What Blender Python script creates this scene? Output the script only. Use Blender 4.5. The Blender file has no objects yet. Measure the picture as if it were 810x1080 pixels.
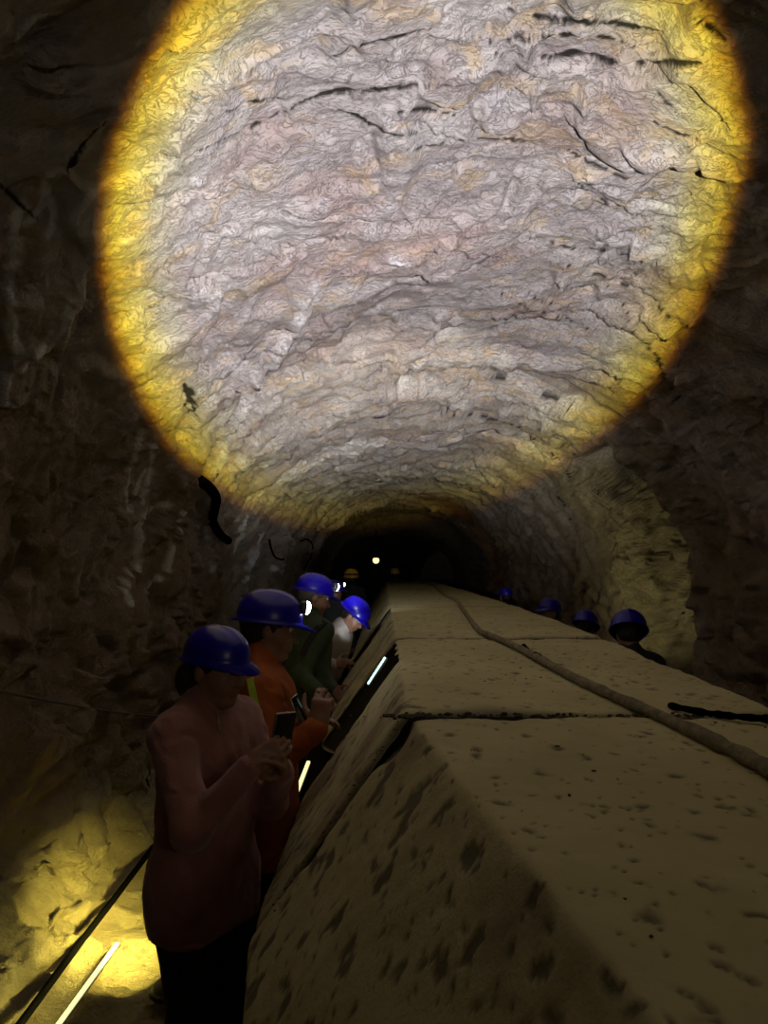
import bpy, bmesh, math, random, time
import numpy as np
import openvdb as vdb
from mathutils import Vector, Matrix
T0 = time.time()
PI = math.pi
sc = bpy.context.scene
C = sc.collection

# ------------------------------------------------------------------ camera, world, lights, exposure
F = 811.0
CAMZ = 1.9
PITCH = math.radians(4.0)
cam_d = bpy.data.cameras.new('camera'); cam = bpy.data.objects.new('camera', cam_d); C.objects.link(cam)
cam.location = (0, 0, CAMZ); cam.rotation_euler = (PI/2 + PITCH, 0, 0)
cam_d.sensor_fit = 'HORIZONTAL'; cam_d.sensor_width = 36.0; cam_d.lens = 36.0*F/810.0
cam_d.clip_start = 0.02; cam_d.clip_end = 200
sc.camera = cam
sc.view_settings.view_transform = 'Standard'; sc.view_settings.look = 'None'
sc.view_settings.gamma = 1.0; sc.view_settings.use_curve_mapping = False
sc.view_settings.exposure = 0.0
w = bpy.data.worlds.new('world'); sc.world = w; w.use_nodes = True
w.node_tree.nodes['Background'].inputs[0].default_value = (0, 0, 0, 1)
w.node_tree.nodes['Background'].inputs[1].default_value = 0.0
try:
    sc.cycles.max_bounces = 8; sc.cycles.diffuse_bounces = 4; sc.cycles.sample_clamp_indirect = 4.0
except Exception: pass

def ray(px, py):
    u = (px-405.0)/F; v = (540.0-py)/F
    return np.array([u, math.cos(PITCH)-v*math.sin(PITCH), math.sin(PITCH)+v*math.cos(PITCH)])
def at(px, py, d):
    r = ray(px, py); return Vector(r*(d/r[1])) + Vector((0, 0, CAMZ))

def look(o, target):
    o.rotation_euler = (Vector(target)-o.location).to_track_quat('-Z', 'Y').to_euler()

# the photographer's hand torch: a focused beam with a coloured rim
TORCH_HALF = math.radians(21.3)
ld = bpy.data.lights.new('hand_torch_beam', 'SPOT'); lo = bpy.data.objects.new('hand_torch_beam', ld); C.objects.link(lo)
lo.location = (0.30, -0.02, 1.86)
look(lo, at(412, 254, 4.6))
ld.spot_size = 2*math.radians(25); ld.spot_blend = 0.02; ld.shadow_soft_size = 0.008
ld.energy = 1300.0; ld.color = (1, 1, 1)
ld.use_nodes = True
nt = ld.node_tree; N = nt.nodes; L = nt.links
em = [n for n in N if n.type == 'EMISSION'][0]
tc = N.new('ShaderNodeTexCoord'); sep = N.new('ShaderNodeSeparateXYZ'); L.new(tc.outputs['Normal'], sep.inputs[0])
mneg = N.new('ShaderNodeMath'); mneg.operation = 'ABSOLUTE'; L.new(sep.outputs['Z'], mneg.inputs[0])
mac = N.new('ShaderNodeMath'); mac.operation = 'ARCCOSINE'; L.new(mneg.outputs[0], mac.inputs[0])
mdv = N.new('ShaderNodeMath'); mdv.operation = 'DIVIDE'; L.new(mac.outputs[0], mdv.inputs[0]); mdv.inputs[1].default_value = TORCH_HALF*1.04
ramp = N.new('ShaderNodeValToRGB'); L.new(mdv.outputs[0], ramp.inputs[0])
cr = ramp.color_ramp
stops = [(0.0, (.80, .755, .82)), (0.70, (.80, .77, .80)), (0.79, (.84, .80, .60)), (0.85, (.98, .86, .27)), (0.91, (.95, .74, .07)), (0.94, (.52, .30, .015)), (0.96, (.14, .05, .003)), (0.978, (.008, .005, .002)), (1.0, (.002, .002, .0015))]
while len(cr.elements) < len(stops): cr.elements.new(0.5)
for e, (p, c) in zip(cr.elements, stops): e.position = p; e.color = c+(1,)
my = N.new('ShaderNodeMath'); my.operation = 'MULTIPLY'; L.new(sep.outputs['Y'], my.inputs[0]); my.inputs[1].default_value = -2.5
mexp = N.new('ShaderNodeMath'); mexp.operation = 'EXPONENT'; L.new(my.outputs[0], mexp.inputs[0])
L.new(ramp.outputs[0], em.inputs['Color']); L.new(mexp.outputs[0], em.inputs['Strength'])

def point_light(name, loc, energy, color, r=0.03):
    d = bpy.data.lights.new(name, 'POINT'); o = bpy.data.objects.new(name, d); C.objects.link(o)
    o.location = loc; d.energy = energy; d.color = color; d.shadow_soft_size = r
    return o
def spot_light(name, loc, target, energy, color, deg=60, blend=0.6, r=0.03):
    d = bpy.data.lights.new(name, 'SPOT'); o = bpy.data.objects.new(name, d); C.objects.link(o)
    o.location = loc; d.energy = energy; d.color = color; d.shadow_soft_size = r
    d.spot_size = math.radians(deg); d.spot_blend = blend; look(o, target)
    return o
def area_light(name, loc, target, energy, color, sx, sy, spread=120):
    d = bpy.data.lights.new(name, 'AREA'); o = bpy.data.objects.new(name, d); C.objects.link(o)
    d.shape = 'RECTANGLE'; d.size = sx; d.size_y = sy; d.energy = energy; d.color = color; d.spread = math.radians(spread)
    o.location = loc; look(o, target)
    return o

# ------------------------------------------------------------------ numpy noise
def _h(ix, iy, iz, s):
    h = (ix.astype(np.uint32)*np.uint32(374761393)) ^ (iy.astype(np.uint32)*np.uint32(668265263)) ^ (iz.astype(np.uint32)*np.uint32(2147483647)) ^ np.uint32((s*1274126177) & 0xffffffff)
    h = (h ^ (h >> np.uint32(13)))*np.uint32(1274126177)
    h = (h ^ (h >> np.uint32(16)))*np.uint32(2246822519)
    return ((h ^ (h >> np.uint32(15))) & np.uint32(0xffffff)).astype(np.float32)/np.float32(0xffffff)
def vnoise(p, s=0):
    f = np.floor(p); t = (p-f).astype(np.float32); t = t*t*t*(t*(t*6-15)+10)
    i = f.astype(np.int64)
    out = 0
    for a in (0, 1):
        wx = t[:, 0] if a else 1-t[:, 0]
        for b in (0, 1):
            wy = t[:, 1] if b else 1-t[:, 1]
            for c in (0, 1):
                wz = t[:, 2] if c else 1-t[:, 2]
                out = out + wx*wy*wz*_h(i[:, 0]+a, i[:, 1]+b, i[:, 2]+c, s)
    return out*2-1
def fbm(p, o=4, s=0, g=0.5):
    r = 0; a = 1.0; t = 0
    for k in range(o):
        r = r + a*vnoise(p*(2.03**k)+17.3*k, s+k); t += a; a *= g
    return r/t
def facets(p, s=0, tilt=1.0):
    """chiselled rock: each worley cell is its own tilted plane; returns height and edge distance"""
    f = np.floor(p).astype(np.int64); best = np.full(len(p), 9e9, np.float32); sec = best.copy(); hgt = np.zeros(len(p), np.float32)
    for a in (-1, 0, 1):
        for b in (-1, 0, 1):
            for c in (-1, 0, 1):
                i = f[:, 0]+a; j = f[:, 1]+b; k = f[:, 2]+c
                q = np.stack([i+_h(i, j, k, s), j+_h(i, j, k, s+1), k+_h(i, j, k, s+2)], 1).astype(np.float32)
                d = p-q; r = (d*d).sum(1)
                h = (_h(i, j, k, s+3)-.5) + tilt*((_h(i, j, k, s+4)-.5)*d[:, 0]+(_h(i, j, k, s+5)-.5)*d[:, 1]+(_h(i, j, k, s+6)-.5)*d[:, 2])
                m = r < best
                sec = np.where(m, best, np.minimum(sec, r)); hgt = np.where(m, h, hgt); best = np.where(m, r, best)
    return hgt, np.sqrt(sec)-np.sqrt(best)
def smooth(a, b, x):
    t = np.clip((x-a)/(b-a), 0, 1); return t*t*(3-2*t)

# ------------------------------------------------------------------ mesh / object helpers
def mesh_np(name, verts, faces, mat, attrs=None, shade=True):
    me = bpy.data.meshes.new(name)
    verts = np.asarray(verts, np.float32); faces = np.asarray(faces, np.int32)
    n = len(verts); m = len(faces); k = faces.shape[1]
    me.vertices.add(n); me.vertices.foreach_set('co', verts.ravel())
    me.loops.add(m*k); me.loops.foreach_set('vertex_index', faces.ravel())
    me.polygons.add(m); me.polygons.foreach_set('loop_start', np.arange(0, m*k, k, dtype=np.int32))
    me.update(calc_edges=True); me.validate()
    if shade: me.polygons.foreach_set('use_smooth', np.ones(len(me.polygons), bool))
    if attrs:
        for kx, vals in attrs.items():
            a = me.attributes.new(kx, 'FLOAT', 'POINT'); a.data.foreach_set('value', np.asarray(vals, np.float32))
    if mat: me.materials.append(mat)
    return me
def link(name, me, parent=None):
    o = bpy.data.objects.new(name, me); C.objects.link(o)
    if parent: o.parent = parent
    return o
def empty(name, loc=(0, 0, 0), rz=0):
    o = bpy.data.objects.new(name, None); C.objects.link(o); o.location = loc; o.rotation_euler = (0, 0, rz); o.empty_display_size = .1
    return o
def tag(o, label=None, cat=None, group=None, kind=None):
    if label: o['label'] = label
    if cat: o['category'] = cat
    if group: o['group'] = group
    if kind: o['kind'] = kind
    return o
def bm_obj(name, bm, mat, parent=None, smooth_=True):
    me = bpy.data.meshes.new(name); bm.normal_update(); bm.to_mesh(me); bm.free()
    if smooth_:
        for p in me.polygons: p.use_smooth = True
    me.materials.append(mat)
    return link(name, me, parent)
def tube(name, pts, r, mat, parent=None, n=10, sub=6, taper=None, wob=0.0, seed=1):
    """catmull-rom tube with closed ends"""
    P = [Vector(p) for p in pts]; Q = []
    rr = random.Random(seed)
    for i in range(len(P)-1):
        p0 = P[max(i-1, 0)]; p1 = P[i]; p2 = P[i+1]; p3 = P[min(i+2, len(P)-1)]
        for k in range(sub):
            t = k/sub
            Q.append(0.5*((2*p1)+(-p0+p2)*t+(2*p0-5*p1+4*p2-p3)*t*t+(-p0+3*p1-3*p2+p3)*t**3))
    Q.append(P[-1])
    bm = bmesh.new(); rings = []
    up = Vector((0, 0, 1))
    for i, q in enumerate(Q):
        tdir = (Q[min(i+1, len(Q)-1)]-Q[max(i-1, 0)]).normalized()
        a = tdir.cross(up)
        if a.length < .05: a = tdir.cross(Vector((1, 0, 0)))
        a.normalize(); b = a.cross(tdir)
        rad = r*(taper[0]+(taper[1]-taper[0])*i/(len(Q)-1) if taper else 1)*(1+wob*(rr.random()-.5))
        rings.append([bm.verts.new(q+rad*(math.cos(2*PI*k/n)*a+math.sin(2*PI*k/n)*b)) for k in range(n)])
    for i in range(len(rings)-1):
        for k in range(n):
            bm.faces.new((rings[i][k], rings[i][(k+1) % n], rings[i+1][(k+1) % n], rings[i+1][k]))
    bm.faces.new(list(reversed(rings[0]))); bm.faces.new(rings[-1])
    return bm_obj(name, bm, mat, parent)
def box_bm(bm, cx, cy, cz, sx, sy, sz, bev=0.0, mat4=None):
    r = bmesh.ops.create_cube(bm, size=1.0)
    vs = r['verts']
    for v in vs: v.co = Vector((cx+v.co.x*sx, cy+v.co.y*sy, cz+v.co.z*sz))
    if bev:
        es = list({e for v in vs for e in v.link_edges})
        rb = bmesh.ops.bevel(bm, geom=es, offset=bev, segments=2, affect='EDGES', profile=0.5)
        vs = list({v for v in vs if v.is_valid} | set(rb['verts']))
    if mat4 is not None:
        for v in vs: v.co = mat4 @ v.co
    return vs

# ------------------------------------------------------------------ materials
def mat(name, col, rough=0.7, metal=0.0, emis=None, estr=0.0, bump=0.0, bscale=60.0, var=0.0, vscale=8.0, sheen=0.0):
    m = bpy.data.materials.new(name); m.use_nodes = True; nt = m.node_tree; N = nt.nodes; L = nt.links
    b = N['Principled BSDF']
    b.inputs['Base Color'].default_value = (*col, 1); b.inputs['Roughness'].default_value = rough; b.inputs['Metallic'].default_value = metal
    if emis: b.inputs['Emission Color'].default_value = (*emis, 1); b.inputs['Emission Strength'].default_value = estr
    if sheen: b.inputs['Sheen Weight'].default_value = sheen
    tc = N.new('ShaderNodeTexCoord')
    if var:
        n = N.new('ShaderNodeTexNoise'); n.inputs['Scale'].default_value = vscale; n.inputs['Detail'].default_value = 5; L.new(tc.outputs['Object'], n.inputs['Vector'])
        r = N.new('ShaderNodeValToRGB'); L.new(n.outputs[0], r.inputs[0])
        r.color_ramp.elements[0].position = .3; r.color_ramp.elements[1].position = .7
        r.color_ramp.elements[0].color = (*[c*(1-var) for c in col], 1); r.color_ramp.elements[1].color = (*[min(1, c*(1+var)) for c in col], 1)
        L.new(r.outputs[0], b.inputs['Base Color'])
    if bump:
        n = N.new('ShaderNodeTexNoise'); n.inputs['Scale'].default_value = bscale; n.inputs['Detail'].default_value = 4; L.new(tc.outputs['Object'], n.inputs['Vector'])
        bp = N.new('ShaderNodeBump'); bp.inputs['Strength'].default_value = bump; bp.inputs['Distance'].default_value = .01
        L.new(n.outputs[0], bp.inputs['Height']); L.new(bp.outputs[0], b.inputs['Normal'])
    return m

def rock_material():
    m = bpy.data.materials.new('quarried_rock'); m.use_nodes = True; nt = m.node_tree; N = nt.nodes; L = nt.links
    b = N['Principled BSDF']
    tc = N.new('ShaderNodeTexCoord')
    def mapping(sx, sy, sz, rot=(0, 0, 0)):
        mp = N.new('ShaderNodeMapping'); mp.inputs['Scale'].default_value = (sx, sy, sz); mp.inputs['Rotation'].default_value = rot
        L.new(tc.outputs['Object'], mp.inputs['Vector']); return mp.outputs[0]
    def noise(vec, scale, detail=8, rough=.6, dist=0.0):
        n = N.new('ShaderNodeTexNoise'); n.inputs['Scale'].default_value = scale; n.inputs['Detail'].default_value = detail
        n.inputs['Roughness'].default_value = rough; n.inputs['Distortion'].default_value = dist; L.new(vec, n.inputs['Vector']); return n.outputs[0]
    def ramp(fac, stops):
        r = N.new('ShaderNodeValToRGB'); L.new(fac, r.inputs[0]); c = r.color_ramp
        while len(c.elements) < len(stops): c.elements.new(.5)
        for e, (p, col) in zip(c.elements, stops): e.position = p; e.color = (*col, 1) if len(col) == 3 else col
        return r.outputs[0]
    def mix(fac, a, bb, mode='MIX'):
        x = N.new('ShaderNodeMix'); x.data_type = 'RGBA'; x.blend_type = mode
        if isinstance(fac, float): x.inputs[0].default_value = fac
        else: L.new(fac, x.inputs[0])
        for s, v in ((6, a), (7, bb)):
            if isinstance(v, tuple): x.inputs[s].default_value = (*v, 1)
            else: L.new(v, x.inputs[s])
        return x.outputs[2]
    def math_(op, a, bb=None):
        x = N.new('ShaderNodeMath'); x.operation = op
        for s, v in ((0, a), (1, bb)):
            if v is None: continue
            if isinstance(v, float): x.inputs[s].default_value = v
            else: L.new(v, x.inputs[s])
        return x.outputs[0]
    def attr(nm):
        a = N.new('ShaderNodeAttribute'); a.attribute_name = nm; return a.outputs['Fac']
    iso = mapping(1, 1, 1); lam = mapping(1.0, 1.7, 1.5, (0.3, 0.2, 0.6))
    base = ramp(noise(lam, 2.2, 9, .65, .6), [(.28, (.30, .25, .235)), (.43, (.43, .385, .37)), (.55, (.55, .51, .48)), (.68, (.66, .63, .59)), (.8, (.78, .76, .76))])
    och = ramp(noise(lam, 3.6, 7, .62, .8), [(.52, (0, 0, 0)), (.64, (1, 1, 1))])
    c = mix(math_('MULTIPLY', och, .62), base, (.60, .44, .24))
    ros = ramp(noise(iso, 1.4, 5, .6, .5), [(.50, (0, 0, 0)), (.66, (1, 1, 1))])
    c = mix(math_('MULTIPLY', ros, .45), c, (.44, .29, .24))
    gry = ramp(noise(lam, 6.0, 6, .7, 1.5), [(.58, (0, 0, 0)), (.66, (1, 1, 1))])
    c = mix(math_('MULTIPLY', gry, .5), c, (.66, .66, .70))
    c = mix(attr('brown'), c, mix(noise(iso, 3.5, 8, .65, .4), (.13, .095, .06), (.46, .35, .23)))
    c = mix(attr('rust'), c, mix(noise(iso, 5.0, 7, .65), (.06, .025, .008), (.30, .15, .04)))
    c = mix(attr('warm_lit'), c, mix(noise(iso, 5.0, 7, .65), (.13, .10, .05), (.62, .56, .36)))
    c = mix(attr('calcite_lit'), c, (.92, .91, .90))
    # fine dark seams
    seam = ramp(noise(lam, 9.0, 5, .6, 2.5), [(.478, (0, 0, 0)), (.497, (1, 1, 1)), (.503, (1, 1, 1)), (.522, (0, 0, 0))])
    c = mix(math_('MULTIPLY', seam, .20), c, (.12, .10, .09))
    c = mix(attr('crack'), c, (.022, .018, .014))  # shade inside the cracks put in as dark colour
    L.new(c, b.inputs['Base Color'])
    L.new(ramp(attr('calcite_lit'), [(0, (.82, .82, .82)), (1, (.22, .22, .22))]), b.inputs['Roughness'])
    b.inputs['Specular IOR Level'].default_value = .35
    h1 = noise(lam, 14.0, 8, .68, 1.2)
    h2 = noise(iso, 60.0, 5, .7, .3)
    hs = math_('ADD', math_('MULTIPLY', h1, 1.0), math_('MULTIPLY', h2, .25))
    hs = math_('SUBTRACT', hs, math_('MULTIPLY', seam, .25))
    bp = N.new('ShaderNodeBump'); bp.inputs['Strength'].default_value = .85; bp.inputs['Distance'].default_value = .045
    L.new(hs, bp.inputs['Height']); L.new(bp.outputs[0], b.inputs['Normal'])
    return m
ROCK = rock_material()

def casing_material():
    m = bpy.data.materials.new('dusty_casing'); m.use_nodes = True; nt = m.node_tree; N = nt.nodes; L = nt.links
    b = N['Principled BSDF']; tc = N.new('ShaderNodeTexCoord')
    n = N.new('ShaderNodeTexNoise'); n.inputs['Scale'].default_value = 3.0; n.inputs['Detail'].default_value = 8; n.inputs['Roughness'].default_value = .6
    L.new(tc.outputs['Object'], n.inputs['Vector'])
    r = N.new('ShaderNodeValToRGB'); L.new(n.outputs[0], r.inputs[0]); c = r.color_ramp
    c.elements[0].position = .3; c.elements[0].color = (.42, .37, .18, 1); c.elements[1].position = .7; c.elements[1].color = (.56, .50, .26, 1)
    a = N.new('ShaderNodeAttribute'); a.attribute_name = 'dirt'
    rs = N.new('ShaderNodeAttribute'); rs.attribute_name = 'rust'
    x0 = N.new('ShaderNodeMix'); x0.data_type = 'RGBA'; L.new(rs.outputs['Fac'], x0.inputs[0]); L.new(r.outputs[0], x0.inputs[6]); x0.inputs[7].default_value = (.16, .075, .04, 1)
    x = N.new('ShaderNodeMix'); x.data_type = 'RGBA'; L.new(a.outputs['Fac'], x.inputs[0]); L.new(x0.outputs[2], x.inputs[6]); x.inputs[7].default_value = (.03, .022, .012, 1)
    L.new(x.outputs[2], b.inputs['Base Color']); b.inputs['Roughness'].default_value = .85
    n2 = N.new('ShaderNodeTexNoise'); n2.inputs['Scale'].default_value = 130; n2.inputs['Detail'].default_value = 5; L.new(tc.outputs['Object'], n2.inputs['Vector'])
    bp = N.new('ShaderNodeBump'); bp.inputs['Strength'].default_value = .35; bp.inputs['Distance'].default_value = .004
    L.new(n2.outputs[0], bp.inputs['Height']); L.new(bp.outputs[0], b.inputs['Normal'])
    return m
CASING = casing_material()

# ------------------------------------------------------------------ the tunnel
def cx_of(y): return 0.40 + 0.02*np.clip(y-27, 0, None)**2*0.6
CZ = 1.25
def base_radius(th, y):
    """th: 0 = right, pi/2 = crown, pi = left"""
    c = np.cos(th); s = np.sin(th)
    vault = smooth(7.0, 8.6, y)*0.10
    a = 2.12 + 0.08*np.sin(y*.7+1) + .25*smooth(16.2, 17.0, y)
    a = np.where(c < 0, a + 0.12*(1-smooth(3.5, 7.5, y)), a + .10*(1-smooth(6.0, 6.5, y)))
    bu = 2.16 - vault + .12*smooth(16.2, 17.0, y) - .35*smooth(22, 24, y)
    up = ((np.abs(c)/a)**2.15 + (np.abs(s)/bu)**2.15)**(-1/2.15)
    lo = ((np.abs(c)/a)**7 + (np.abs(s)/CZ)**7)**(-1/7)
    r = np.where(s > 0, up, lo)
    # side recess in the right wall
    zz = CZ + r*s
    rec = smooth(6.45, 6.6, y)*(1-smooth(8.02+.10*np.sin(zz*5), 8.20+.10*np.sin(zz*5), y))*(1-smooth(2.62, 2.92, zz))*smooth(.1, .4, zz)*(c > 0)
    r = r + rec*0.85
    # low rubble bench at the foot of the left wall
    xx = -r*c
    bench = (c < 0)*(s < 0)*smooth(2.0, 3.0, y)*(1-smooth(9, 11, y))
    hb = 0.30*smooth(1.72, 2.25, xx)
    r = np.where(bench > 0, r - bench*hb*smooth(-.15, -.9, s*1.0), r)
    return r

def hit(px, py):
    d = ray(px, py); o = np.array([0, 0, CAMZ]); t = np.linspace(.6, 45, 6000)
    p = o+t[:, None]*d
    rel = np.stack([p[:, 0]-cx_of(p[:, 1]), p[:, 2]-CZ], 1)
    rr = np.hypot(rel[:, 0], rel[:, 1]); th = np.arctan2(rel[:, 1], rel[:, 0])
    out = rr > base_radius(th, p[:, 1])
    i = int(np.argmax(out)) if out.any() else len(t)-1
    return p[i]

# rows
ys = [-3.5, -2.8, -2.1, -1.5, -1.0, -.5, 0, .4, .8, 1.1, 1.3, 1.45, 1.6]
while ys[-1] < 20:
    d = ys[-1]; st = min((.0072 if d > 4 else .0046+.0013*(d-2))*(d/2)**2, .075)
    if 7.88 < d < 8.36: st = .009
    if 6.35 < d < 6.7: st = .03
    ys.append(d+st)
while ys[-1] < 46: ys.append(ys[-1]+.25)
ys = np.array(ys)
NT_LO = 90
th_up = np.radians(np.concatenate([np.linspace(-42, 25, 115)[:-1], np.linspace(25, 155, 850)[:-1], np.linspace(155, 222, 170)])); NT_UP = len(th_up)   # right foot, over the crown, to the left foot
th_lo = np.linspace(math.radians(222), math.radians(318), NT_LO)[1:-1]
th_all = np.concatenate([th_up, th_lo])
NTH = len(th_all); NY = len(ys)
TH, YY = np.meshgrid(th_all, ys)
th = TH.ravel().astype(np.float32); yy = YY.ravel().astype(np.float32)
rad = base_radius(th, yy).astype(np.float32)
bx = cx_of(yy)+rad*np.cos(th); bz = CZ+rad*np.sin(th)
B = np.stack([bx, yy, bz], 1).astype(np.float32)
floorw = smooth(-.72, -.80, np.sin(th))        # 1 on the floor
# rock relief
far = np.clip(yy/6, .7, 2.0)
lam = (B@np.array([[.94, .34, 0], [-.34, .94, 0], [0, 0, 1]], np.float32))*np.array([1.0, 1.45, 1.3], np.float32)
wrp = np.stack([fbm(B*1.3, 3, 40), fbm(B*1.3+9, 3, 41), fbm(B*1.3+19, 3, 42)], 1).astype(np.float32)
f1, e1 = facets(lam*1.15+wrp*.5, 3, 1.6)
f2, e2 = facets(lam*3.3+wrp*1.2, 23, 1.6)
f3, e3 = facets(lam*9.5+wrp*3.0, 53, 1.5)
near_w = np.ones_like(yy)
f1 = f1*smooth(0, .12, e1); f2 = f2*smooth(0, .16, e2); f3 = f3*smooth(0, .2, e3)
disp = .20*fbm(B*.55, 3, 5) + .075*f1*near_w + .060*f2 + .020*f3 + .03*fbm(lam*4, 4, 7)
wall = smooth(2.45, 1.5, bz)
lumpy = fbm(B*2.1, 4, 77)
disp = disp + wall*.10*lumpy + wall*.05*f2
rib = np.exp(-((yy-15.6-.5*np.sin(th*2.2))/.45)**2)*(bz > .8)
disp = disp - .16*rib*(1+fbm(B*1.5, 3, 91))
disp = disp*(1-floorw) + floorw*(.035*fbm(B*2.5, 4, 9)+.012*f2)
crack = np.zeros(len(B), np.float32); calc_lit = crack.copy(); rust = crack.copy(); warm_lit = crack.copy()
jag = fbm(B*14, 3, 88)
def seg_dist(P, pts, mrg):
    D = np.full(len(P), 9.0, np.float32); Tt = np.zeros(len(P), np.float32)
    n = len(pts)-1
    for i in range(n):
        a, b = pts[i], pts[i+1]; lo = np.minimum(a, b)-mrg; hi = np.maximum(a, b)+mrg
        m = np.where(((P >= lo) & (P <= hi)).all(1))[0]
        if not len(m): continue
        q = P[m]-a; ab = b-a; t = np.clip((q@ab)/max(ab@ab, 1e-9), 0, 1)
        dd = np.linalg.norm(q-t[:, None]*ab, axis=1)
        k = dd < D[m]; D[m[k]] = dd[k]; Tt[m[k]] = (i+t[k])/n
    return D, Tt
NRM = np.stack([np.cos(th), np.zeros_like(th), np.sin(th)], 1).astype(np.float32)
V0 = B + NRM*disp[:, None]
def project(P):
    q = P-np.array([0, 0, CAMZ], np.float32); dz = q[:, 1]*math.cos(PITCH)+q[:, 2]*math.sin(PITCH); up = -q[:, 1]*math.sin(PITCH)+q[:, 2]*math.cos(PITCH)
    dz = np.where(dz < .1, np.nan, dz); return 405+F*q[:, 0]/dz, 540-F*up/dz, dz
PX, PY, PZ = project(V0)
def pick(px, py):
    """nearest point of the rock surface seen along a photograph pixel"""
    for rr_ in (2.0, 4.0, 8.0, 16.0):
        m = np.where((np.abs(PX-px) < rr_) & (np.abs(PY-py) < rr_))[0]
        if len(m) >= 3: return V0[m[np.argmin(PZ[m]+.02*np.hypot(PX[m]-px, PY[m]-py))]].astype(float)
    return hit(px, py)
def dense(pix, step=5.0, jit=1.6, seed=0):
    rg = random.Random(int(pix[0][0]*7+pix[0][1])+seed); out = []
    for a, b in zip(pix[:-1], pix[1:]):
        n = max(1, int(math.hypot(b[0]-a[0], b[1]-a[1])/step))
        for k in range(n): out.append((a[0]+(b[0]-a[0])*k/n+rg.uniform(-jit, jit), a[1]+(b[1]-a[1])*k/n+rg.uniform(-jit, jit)))
    out.append(pix[-1]); P = np.array([pick(*p) for p in out], np.float32)
    for _ in range(2):
        if len(P) > 2: P[1:-1] = (P[:-2]+2*P[1:-1]+P[2:])/4
    return list(P)
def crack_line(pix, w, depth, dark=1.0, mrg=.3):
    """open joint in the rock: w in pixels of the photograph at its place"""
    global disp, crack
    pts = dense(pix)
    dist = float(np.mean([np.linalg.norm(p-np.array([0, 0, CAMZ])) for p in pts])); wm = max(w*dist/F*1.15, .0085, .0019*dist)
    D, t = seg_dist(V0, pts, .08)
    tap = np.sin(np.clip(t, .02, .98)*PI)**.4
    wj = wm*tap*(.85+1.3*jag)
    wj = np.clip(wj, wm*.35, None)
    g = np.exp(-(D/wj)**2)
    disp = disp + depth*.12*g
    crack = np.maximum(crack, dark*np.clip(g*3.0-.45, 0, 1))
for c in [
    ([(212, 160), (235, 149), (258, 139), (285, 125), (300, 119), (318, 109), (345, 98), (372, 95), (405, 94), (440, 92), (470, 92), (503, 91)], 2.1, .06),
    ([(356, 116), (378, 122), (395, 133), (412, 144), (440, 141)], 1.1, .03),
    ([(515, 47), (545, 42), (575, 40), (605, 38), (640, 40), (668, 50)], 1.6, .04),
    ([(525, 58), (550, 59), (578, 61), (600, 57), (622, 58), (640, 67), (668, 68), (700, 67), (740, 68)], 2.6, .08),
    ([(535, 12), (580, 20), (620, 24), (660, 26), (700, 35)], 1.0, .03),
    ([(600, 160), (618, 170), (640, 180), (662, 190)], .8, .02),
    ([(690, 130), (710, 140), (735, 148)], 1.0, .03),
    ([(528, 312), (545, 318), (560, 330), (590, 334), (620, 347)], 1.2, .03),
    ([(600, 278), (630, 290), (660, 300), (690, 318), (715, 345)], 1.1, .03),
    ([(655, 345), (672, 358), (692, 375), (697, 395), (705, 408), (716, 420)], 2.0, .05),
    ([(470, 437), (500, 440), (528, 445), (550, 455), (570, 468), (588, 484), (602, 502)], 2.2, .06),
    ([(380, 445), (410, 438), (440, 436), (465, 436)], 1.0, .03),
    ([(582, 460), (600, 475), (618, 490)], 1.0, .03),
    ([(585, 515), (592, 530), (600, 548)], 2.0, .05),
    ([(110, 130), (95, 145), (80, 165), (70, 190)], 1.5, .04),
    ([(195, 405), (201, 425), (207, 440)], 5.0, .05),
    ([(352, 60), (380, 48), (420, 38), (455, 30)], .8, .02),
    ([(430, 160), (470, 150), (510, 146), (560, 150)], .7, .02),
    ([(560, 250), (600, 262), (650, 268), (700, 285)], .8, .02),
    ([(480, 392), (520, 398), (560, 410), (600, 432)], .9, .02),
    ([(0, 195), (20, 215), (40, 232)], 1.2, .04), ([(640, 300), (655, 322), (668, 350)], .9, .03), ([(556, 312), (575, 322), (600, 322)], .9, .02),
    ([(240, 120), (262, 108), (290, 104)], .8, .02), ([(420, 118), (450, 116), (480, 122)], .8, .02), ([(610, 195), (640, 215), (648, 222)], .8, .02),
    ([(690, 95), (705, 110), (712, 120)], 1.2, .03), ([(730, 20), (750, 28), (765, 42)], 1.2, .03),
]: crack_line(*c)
def streak(pix, w, which, gain=1.0, disp_=0.0, mrg=.3, rag=.8):
    global disp
    pts = dense(pix)
    dist = float(np.mean([np.linalg.norm(p-np.array([0, 0, CAMZ])) for p in pts])); wm = max(w*dist/F*1.15, .0085, .0019*dist)
    D, t = seg_dist(V0, pts, .05+wm*2.5)
    g = np.exp(-(D/(wm*(1+rag*jag)))**2)
    which[:] = np.maximum(which, gain*np.clip(g*1.8-.1, 0, 1))
    disp = disp + disp_*g
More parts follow.
